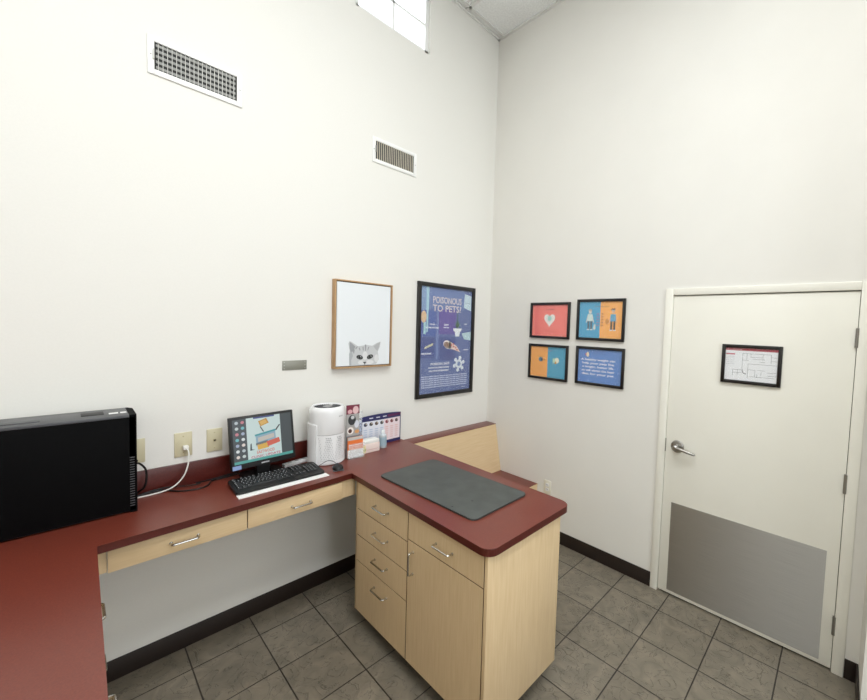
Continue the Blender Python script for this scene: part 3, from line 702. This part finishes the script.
# ------------------------------------------------------------------ monitor
t = thing('computer_monitor', (-2.003, -.130, T_), label='small black desktop monitor showing a cartoon on its screen', category='monitor')
tilt = Matrix.Translation((0, -.020, .068)) @ Matrix.Rotation(math.radians(-9), 4, 'X') @ Matrix.Rotation(math.radians(-1.0), 4, 'Y')
W, H = .327, .286; bw = .014; bb_ = .030
q = MB(); q.box((-W/2, -.012, 0), (W/2, .022, H), M['black_soft'], .004, T=tilt); q.box((-W/2+.05, .02, .04), (W/2-.05, .045, H-.05), M['black_soft'], .012, T=tilt); q.build('housing', t)
q = MB()
SX, SZ0, SZ1 = W/2-bw, bb_, H-bw
y0 = -.0125
class TA(MB):
    def add(s, vs, fs, mt, smooth=False, T=None): return MB.add(s, vs, fs, mt, smooth, tilt)
q = TA(); sw, sh = 2*SX, SZ1-SZ0
def V(px, py):   # zoomed screen pixels -> panel (u along the width, v down)
    u = (px-45)/(705-45)*1.0; v = (py-125-(-.165)*(px-40)*0)/ (545-125); return (-SX+u*sw, SZ1-v*sh)
def R_(u0, v0, u1, v1, h, l=1): q.rect(-SX+u0*sw, SZ1-v1*sh, -SX+u1*sw, SZ1-v0*sh, screen_ink(h, .85), l, y0)
R_(0, 0, 1, 1, '40474A', 1); R_(.22, 0, .80, .94, 'CFE2DF', 2); R_(.0, .94, 1, 1, '4FA39B', 3); R_(.34, 0, .70, .035, '3E4C86', 3)
for i in range(7):
    for j in range(2): q.disc(-SX+(.065+.095*j)*sw, SZ1-(.075+.128*i)*sh, .0085, .0085, screen_ink(('B9C4C8', 'C8D2D0', 'C87A86', '6FB6BC', 'A6B2C8', 'DDE3E4', 'E4D8D0')[(i+j*2) % 7], .85), 3, y0)
def SP(pts, h, l): q.art([(-SX+u*sw, SZ1-v*sh) for u, v in pts], screen_ink(h, .85), l, y0)
SP([(.42, .10), (.56, .05), (.60, .17), (.45, .23)], 'C8953C', 5); SP([(.44, .12), (.54, .08), (.57, .16), (.47, .20)], 'E0B45C', 6)
SP([(.44, .23), (.46, .23), (.51, .36), (.49, .36)], '3A3A3C', 4); SP([(.70, .36), (.78, .24), (.795, .26), (.72, .38)], '3A3A3C', 4)
SP([(.36, .42), (.70, .36), (.71, .62), (.37, .68)], '8FAFC0', 4); SP([(.35, .40), (.71, .34), (.71, .38), (.35, .44)], '3E9AA2', 5); SP([(.40, .48), (.68, .43), (.68, .53), (.40, .58)], 'C9C2B8', 5)
SP([(.38, .64), (.56, .60), (.58, .74), (.39, .76)], 'E0B04A', 6); SP([(.54, .60), (.76, .55), (.78, .66), (.56, .72)], 'D8614A', 7); SP([(.36, .60), (.56, .57), (.56, .62), (.36, .65)], '6A7478', 6)
SP([(.27, .60), (.29, .58), (.29, .72), (.34, .74), (.26, .745)], '2F3A40', 5)
q.text('EASTWOOD', -SX+.52*sw, SZ1-.845*sh, .024, screen_ink('D8583E', .85), 7, y0, width=.30*sw, bold=.0003); q.text('CLINIC UPDATE', -SX+.52*sw, SZ1-.93*sh, .018, screen_ink('C2446A', .85), 7, y0, width=.50*sw, bold=.0003)
q.build('screen', t)
q = TA(); q.rect(-.020, .010, .020, .017, ink('A6A8AA'), 1, -.0125); q.build('maker_badge', t)
q = TA(); q.rect(-W/2+.004, .002, -W/2+.045, .024, screen_ink('9DBBF0', .6), 2, -.0125); q.build('status_label', t, label='pale blue sticker')  # sticker has a screen glow put into its colour
q = MB(); q.box((-.035, .0, .012), (.035, .022, .13), M['black_soft'], .004); q.build('stand_neck', t)
q = MB(); q.prism(rounded(-.105, -.055, .105, .095, .03), 0, .012, M['black'], .003); q.build('stand_base', t)

# ------------------------------------------------------------------ keyboard on a white tray
t = MB(); t.box((-2.192, -.392, T_), (-1.742, -.345, T_+.004), M['paper'])
t.build('paper_strip', label='long strip of white paper lying along the front edge of the keyboard', category='paper')
t = thing('keyboard', (-1.970, -.262, T_+.0), 0, label='black full size computer keyboard on the desk', category='keyboard')
q = MB(); n = 0
KW, KD = .445, .190
tk = Matrix.Translation((0, 0, .006)) @ Matrix.Rotation(math.radians(5), 4, 'X')
q.prism(rounded(-KW/2, -KD/2+.006, KW/2, KD/2-.012, .014), .002, .018, M['black'], .003, T=tk); q.build('body', t)
rows = [(.062, 'f'), (.036, 'n'), (.017, 'n'), (-.002, 'n'), (-.021, 'n'), (-.040, 's')]
U1 = .0186; x00 = -KW/2+.014
def keys_row(r):
    y, kind = rows[r]; out = []
    if kind == 'f': out = [(0, 1)] + [(2+i+(.5 if i > 3 else 0)+(.5 if i > 7 else 0), 1) for i in range(12)]
    elif kind == 's': out = [(0, 1.25), (1.25, 1.25), (2.5, 1.25), (3.75, 6.25), (10, 1.25), (11.25, 1.25), (12.5, 1.25), (13.75, 1.25)]
    else:
        st = {1: [1]*13+[2], 2: [1.5]+[1]*12+[1.5], 3: [1.75]+[1]*11+[2.25], 4: [2.25]+[1]*10+[2.75]}[r]; x = 0
        for w_ in st: out.append((x, w_)); x += w_
    # navigation block and number pad
    if r in (0, 1, 2): out += [(15.4+i, 1) for i in range(3)]
    if r == 4: out += [(16.4, 1)]
    if r == 5: out += [(15.4+i, 1) for i in range(3)]
    if r >= 1: out += [(18.8+i, 1) for i in range(4 if r < 5 else 3)]
    return out
lg = MB()
kk = MB()
for r in range(6):
    y = rows[r][0]
    for (x, w_) in keys_row(r):
        a = x00+x*U1+.0012; c_ = x00+(x+w_)*U1-.0012
        kk.add([(a, y-.008, .018), (c_, y-.008, .018), (c_, y+.008, .018), (a, y+.008, .018), (a+.0016, y-.0055, .0245), (c_-.0016, y-.0055, .0245), (c_-.0016, y+.0065, .0245), (a+.0016, y+.0065, .0245)], [(4, 5, 6, 7), (0, 1, 5, 4), (1, 2, 6, 5), (2, 3, 7, 6), (3, 0, 4, 7)], M['key'], False, tk)
        if w_ < 3: lg.add([(a+.004, y-.0005, .02465), (a+.0075, y-.0005, .02465), (a+.0075, y+.004, .02465), (a+.004, y+.004, .02465)], [(0, 1, 2, 3)], M['legend'], False, tk)
ko = kk.build('keys', t, kind='stuff'); lg.build('key_legends', ko, label='pale key lettering')

# mouse + cable
t = thing('computer_mouse', (-1.655, -.318, T_), math.radians(-20), label='black corded computer mouse beside the keyboard', category='mouse')
q = MB(); vs = []; fs = []; n1_, n2_ = 14, 8
for i in range(n2_+1):
    ph = math.pi/2*i/n2_
    for k in range(n1_):
        a = 2*math.pi*k/n1_; rr = math.cos(ph)
        vs.append((.031*rr*math.cos(a)*(1-.08*math.sin(a)), .052*rr*math.sin(a), .002+.026*math.sin(ph)**.8*(1-.12*math.sin(a)*rr)))
for i in range(n2_):
    for k in range(n1_): k2 = (k+1) % n1_; fs.append((i*n1_+k, i*n1_+k2, (i+1)*n1_+k2, (i+1)*n1_+k))
fs.append(list(range(n1_))[::-1])
q.add(vs, fs, M['black_soft'], True); q.box((-.030, -.05, 0), (.030, .05, .003), M['charcoal'], .001); q.build('shell', t)
q = MB(); q.tube([(0, .016, .0262), (0, .034, .0215)], .004, M['charcoal'], 8); q.build('scroll_wheel', t)
q = MB(); q.tube([(0, .046, .012), (-.022, .054, .030), (-.055, .052, .038), (-.092, .045, .022), (-.120, .052, .005), (-.145, .075, .0025), (-.175, .115, .0025)], .0018, M['cord_black'], 6, sub=5); q.build('cable', t)

# papers behind the keyboard
t = thing('power_strip', (-1.800, -.075, T_), math.radians(10), label='short pale power strip lying between the monitor and the white cylinder', category='power strip')
q = MB(); q.box((-.085, -.018, 0), (.075, .018, .022), M['white_pl2'], .005); q.build('body', t)
for k in range(3): q = MB(); q.box((-.06+k*.045, -.010, .022), (-.035+k*.045, .010, .0225), M['grille_gap']); q.build('socket', t)

# ------------------------------------------------------------------ air purifier
PX, PY = -1.639, -.134
RB = .109
t = thing('air_purifier', (PX, PY, T_), label='white cylindrical air purifier standing between monitor and brochures', category='air purifier')
q = MB()
q.lathe([(RB-.006, .0), (RB, .006), (RB, .020), (RB-.001, .188)], M['white_pl'], 56, close=True); q.build('lower_body', t)
q = MB(); q.lathe([(RB-.003, .185), (RB-.003, .192)], ink('6A6A6A', .5), 48); q.build('seam_ring', t)
q = MB(); q.lathe([(RB-.001, .190), (RB, .192), (RB-.001, .322), (RB-.003, .340), (RB-.009, .352), (RB-.018, .358), (RB-.026, .356), (RB-.030, .347)], M['white_pl'], 56, close=False); q.build('upper_body', t)
q = MB(); q.lathe([(RB-.028, .346), (RB-.028, .349), (.030, .349), (.028, .352), (.001, .352)], M['grille_gap'], 40)
for k in range(36):
    a = 2*math.pi*k/36; q.box((.031, -.0012, .349), (RB-.030, .0012, .3515), M['charcoal'], T=Matrix.Rotation(a, 4, 'Z'))
q.build('outlet_grille', t)
q = MB(); q.lathe([(.010, 0), (.010, .003)], M['white_pl'], 16, c=(.034, .022, .352)); q.build('control_button', t)
# filter cover standing proud on the left rear
q = MB(); pr = []
for k in range(9): a = math.radians(150+8*k); pr.append(((RB+.006)*math.cos(a), (RB+.006)*math.sin(a)))
for k in range(9): a = math.radians(214-8*k); pr.append(((RB-.012)*math.cos(a), (RB-.012)*math.sin(a)))
q.prism(pr, .004, .255, M['white_pl'], .003); q.build('filter_cover', t)
q = MB()
for k in range(60):
    a0 = 2*math.pi*k/60
    if 140 < math.degrees(a0) < 225: continue
    for j in range(13):
        a = a0 + (.05 if j % 2 else 0) + (.012*j if (k//3) % 2 else -.012*j); z = .028+j*.0116
        q.add([((RB+.0006)*math.cos(a+e), (RB+.0006)*math.sin(a+e), z+dz) for e, dz in ((-.016, 0), (.016, .002), (.020, .0075), (-.012, .0055))], [(0, 1, 2, 3)], M['grille_gap'])
q.build('intake_slots', t, kind='stuff')
q = MB()
tt = MB(); cu = None
class Wrap(MB):
    def add(s, vs, fs, mt, smooth=False, T=None):
        out = []
        for (x, y, z) in vs:
            a = -math.pi/2 + .55 + (x)/RB - .0 ; out.append(((RB+.0006)*math.cos(a), (RB+.0006)*math.sin(a), z))
        return MB.add(s, out, fs, mt, smooth, T)
q = Wrap(); q.text('levoit', -.02, .298, .014, ink('9A9C9E', .5), 1, 0, bold=.0003); q.build('maker_mark', t)

# ------------------------------------------------------------------ brochures, calendar, box, bottle
t = thing('brochure_holder', (-1.484, -.196, T_), math.radians(-4), label='clear brochure stand holding tall pet brochures right of the air purifier', category='brochure holder')
q = MB(); q.box((-.050, -.030, 0), (.058, .030, .004), M['acrylic']); q.box((-.050, .014, .004), (.058, .017, .30), M['acrylic']); q.box((-.050, -.030, .004), (.058, -.027, .10), M['acrylic']); q.build('stand', t)
b = thing('brochure', (-1.486, -.192, T_+.005), math.radians(-4), label='tall brochure with a maroon top and grey kitten photos, standing in the clear holder', category='brochure')
q = MB(); q.box((-.052, .002, 0), (.036, .008, .345), ink('8E8482')); y0 = .002
q.rect(-.052, .285, .036, .345, ink('7C2F42'), 1, y0); q.disc(.010, .310, .020, .026, ink('E3C0C0'), 2, y0); q.disc(-.028, .302, .016, .014, ink('D8A8AC'), 2, y0)
q.rect(-.052, .14, .036, .285, ink('A9A7A4'), 1, y0); q.disc(-.014, .245, .026, .034, ink('34373A'), 2, y0); q.disc(-.010, .262, .012, .012, ink('C9CACA'), 3, y0); q.disc(.018, .215, .016, .026, ink('D6DAE2'), 2, y0); q.disc(-.024, .175, .022, .024, ink('EDE6E0'), 2, y0); q.disc(-.026, .173, .012, .014, ink('5A3A34'), 3, y0); q.disc(.02, .165, .016, .012, ink('D9A06A'), 3, y0)
q.rect(-.052, .11, .036, .14, ink('7B8084'), 1, y0); q.build('print', b)
b = thing('brochure', (-1.484, -.209, T_+.005), math.radians(-4), label='short orange and white leaflet standing in front of the tall brochure', category='brochure')
q = MB(); q.box((-.052, -.001, 0), (.052, .004, .135), ink('E87A3E')); y0 = -.001
q.rect(-.052, 0, .052, .052, ink('EDEDEC'), 1, y0); q.rect(-.052, .115, .052, .135, ink('C9C4BE'), 1, y0); q.text('ask our team', 0, .078, .016, ink('F4E8DE'), 2, y0); q.text('about pet care today', 0, .024, .010, ink('7A7C80'), 2, y0); q.build('print', b)

t = thing('desk_calendar', (-1.205, -.050, T_), label='blue bordered pet vaccine chart with photos standing against the wall', category='calendar')
q = MB(); y0 = 0; x0, x1 = -.185, .175
# slightly bowed stiff card
class Bow(MB):
    def add(s, vs, fs, mt, smooth=False, T=None): return MB.add(s, [(x, y-.012*math.cos((x)/.185*1.3), z) for (x, y, z) in vs], fs, mt, smooth, T)
q = Bow(); N_ = 12
for k in range(N_):
    a = x0+(x1-x0)*k/N_; c_ = x0+(x1-x0)*(k+1)/N_
    za, zb = .228-.012*((a/.185)**2), .228-.012*((c_/.185)**2)
    MB.add(q, [(p, y-.012*math.cos(p/.185*1.3), z) for p, y, z in ((a, 0, 0), (c_, 0, 0), (c_, 0, zb), (a, 0, za), (a, .004, 0), (c_, .004, 0), (c_, .004, zb), (a, .004, za))], [(0, 1, 2, 3), (4, 7, 6, 5), (3, 2, 6, 7), (0, 4, 5, 1)], ink('2C2D5E'))
    if k == 0 or k == N_-1: pass
    q.rect(a, .196, c_, .214, ink('2C2D5E' if k < 8 else '5B2450'), 1, 0)
    if k > 0: q.rect(max(a, x0+.038), .022, min(c_, x1-.008), .184, ink('E4E6EE' if k < 7 else 'ECDCE0'), 1, 0)
q.rect(x0+.002, .12, x0+.036, .205, ink('2A3F78'), 2, 0)
for k in range(4): q.rect(x0+.010, .13+.018*k, x0+.032, .135+.018*k, ink('8EA0CC'), 3, 0)
q.disc(x0+.018, .198, .009, .009, ink('DDE2EE'), 3, 0)
for k in range(3): q.rect(x0+.09+.055*k, .202, x0+.12+.055*k, .208, ink('E8E8F0'), 3, 0)
for k in range(7):
    xx = x0+.062+.043*k; q.disc(xx, .162, .014, .013, ink(('39405A', '3E3A38', '5A4B44', '4A4A50', '8A3A4A', '7A3440', '5A4048')[k], .5), 3, 0); q.disc(xx+.006, .166, .005, .005, ink('C9B8A8', .5), 4, 0)
    for j in range(6): q.rect(xx-.014, .040+.016*j, xx+.012, .046+.016*j, ink('B9C4DA' if k < 4 else 'E0B8B4', .5), 3, 0)
q.build('chart', t)
q = MB(); q.box((-.1, .002, 0), (.1, .006, .12), ink('2C2D5E'), T=Matrix.Rotation(math.radians(-9), 4, 'X')); q.build('easel_back', t)

t = thing('small_box', (-1.353, -.150, T_), math.radians(0), label='small pale pink and yellow box with a white top in front of the calendar', category='box')
q = MB(); q.box((-.068, -.03, 0), (.068, .03, .062), ink('EBDAD2', .5), .002); q.rect(-.066, .004, -.040, .056, ink('E8D890', .5), 1, -.03); q.disc(-.045, .024, .010, .010, ink('B9C084', .5), 2, -.03); q.rect(-.030, .018, .055, .023, ink('D8B8B4', .5), 2, -.03); q.build('carton', t)
q = MB(); q.box((-.066, -.028, .062), (.066, .028, .086), ink('F1F1EC', .5), .003); q.build('lid', t)
t = thing('sanitizer_bottle', (-1.236, -.140, T_), label='small clear plastic bottle with a pale label beside the small box', category='bottle')
q = MB(); q.lathe([(.022, 0), (.026, .004), (.026, .088), (.018, .102), (.011, .106)], M['gel'], 24); q.build('bottle', t)
q = MB(); q.lathe([(.0265, .018), (.0265, .080)], ink('9DB4C0', .5), 24, close=False); q.build('wrap_label', t)
q = MB(); q.lathe([(.0125, .104), (.0125, .126), (.011, .128)], ink('E8EEF0', .4), 20); q.build('cap', t)

# ------------------------------------------------------------------ cords
def cord(name, pts, r, mt, label, sub=6):
    q = MB(); q.tube(pts, r, mt, 8, sub=sub); return q.build(name, label=label, category='cord')
z = T_+.0035
t = thing('white_cord', (-2.34, -.006, 1.10), label='white cord hanging from the beige wall plate down onto the desk', category='cord')
q = MB(); q.box((-.012, -.028, -.008), (.012, 0, .014), M['cord_white'], .004); q.build('plug', t)
q = MB(); q.tube([Vector(p)-Vector((-2.34, -.006, 1.10)) for p in ((-2.34, -.030, 1.10), (-2.332, -.050, 1.085), (-2.335, -.058, 1.03), (-2.355, -.060, .965), (-2.395, -.060, z+.018), (-2.44, -.056, z+.003), (-2.49, -.056, z), (-2.540, -.056, z))], .0034, M['cord_white'], 8, sub=6); q.build('cable', t)
cord('black_cable', [(-2.545, -.040, z), (-2.50, -.040, z+.004), (-2.44, -.034, z+.004), (-2.38, -.095, z), (-2.31, -.125, z), (-2.262, -.105, z), (-2.235, -.06, z+.004), (-2.19, -.045, z), (-2.10, -.030, z)], .0042, M['cord_black'], 'thick black cable snaking over the desk behind the white cord to the monitor')
cord('black_cable', [(-2.545, -.035, z), (-2.47, -.028, z+.010), (-2.40, -.040, z+.012), (-2.34, -.060, z+.006), (-2.290, -.080, z+.011), (-2.303, -.058, z+.011), (-2.26, -.036, z+.003), (-2.19, -.026, z+.003), (-2.10, -.024, z+.010)], .0032, M['cord_black'], 'thin black cable kinked beside the thicker one on the desk')
t = thing('black_power_cord', (-2.53, -.006, 1.10), label='black power cord looping out from behind the computer tower', category='cord')
q = MB(); o_ = Vector((-2.53, -.006, 1.10)); q.tube([Vector(p)-o_ for p in ((-2.542, -.095, 1.085), (-2.525, -.085, 1.078), (-2.503, -.07, 1.04), (-2.50, -.065, .99), (-2.508, -.06, .95), (-2.522, -.03, z+.022), (-2.535, -.018, z+.008))], .0045, M['cord_black'], 8, sub=6); q.build('cable', t)
q = MB(); q.tube([Vector(p)-o_ for p in ((-2.5415, -.096, 1.10), (-2.5405, -.094, 1.085))], [.010, .006], M['cord_black'], 10); q.build('strain_relief', t)
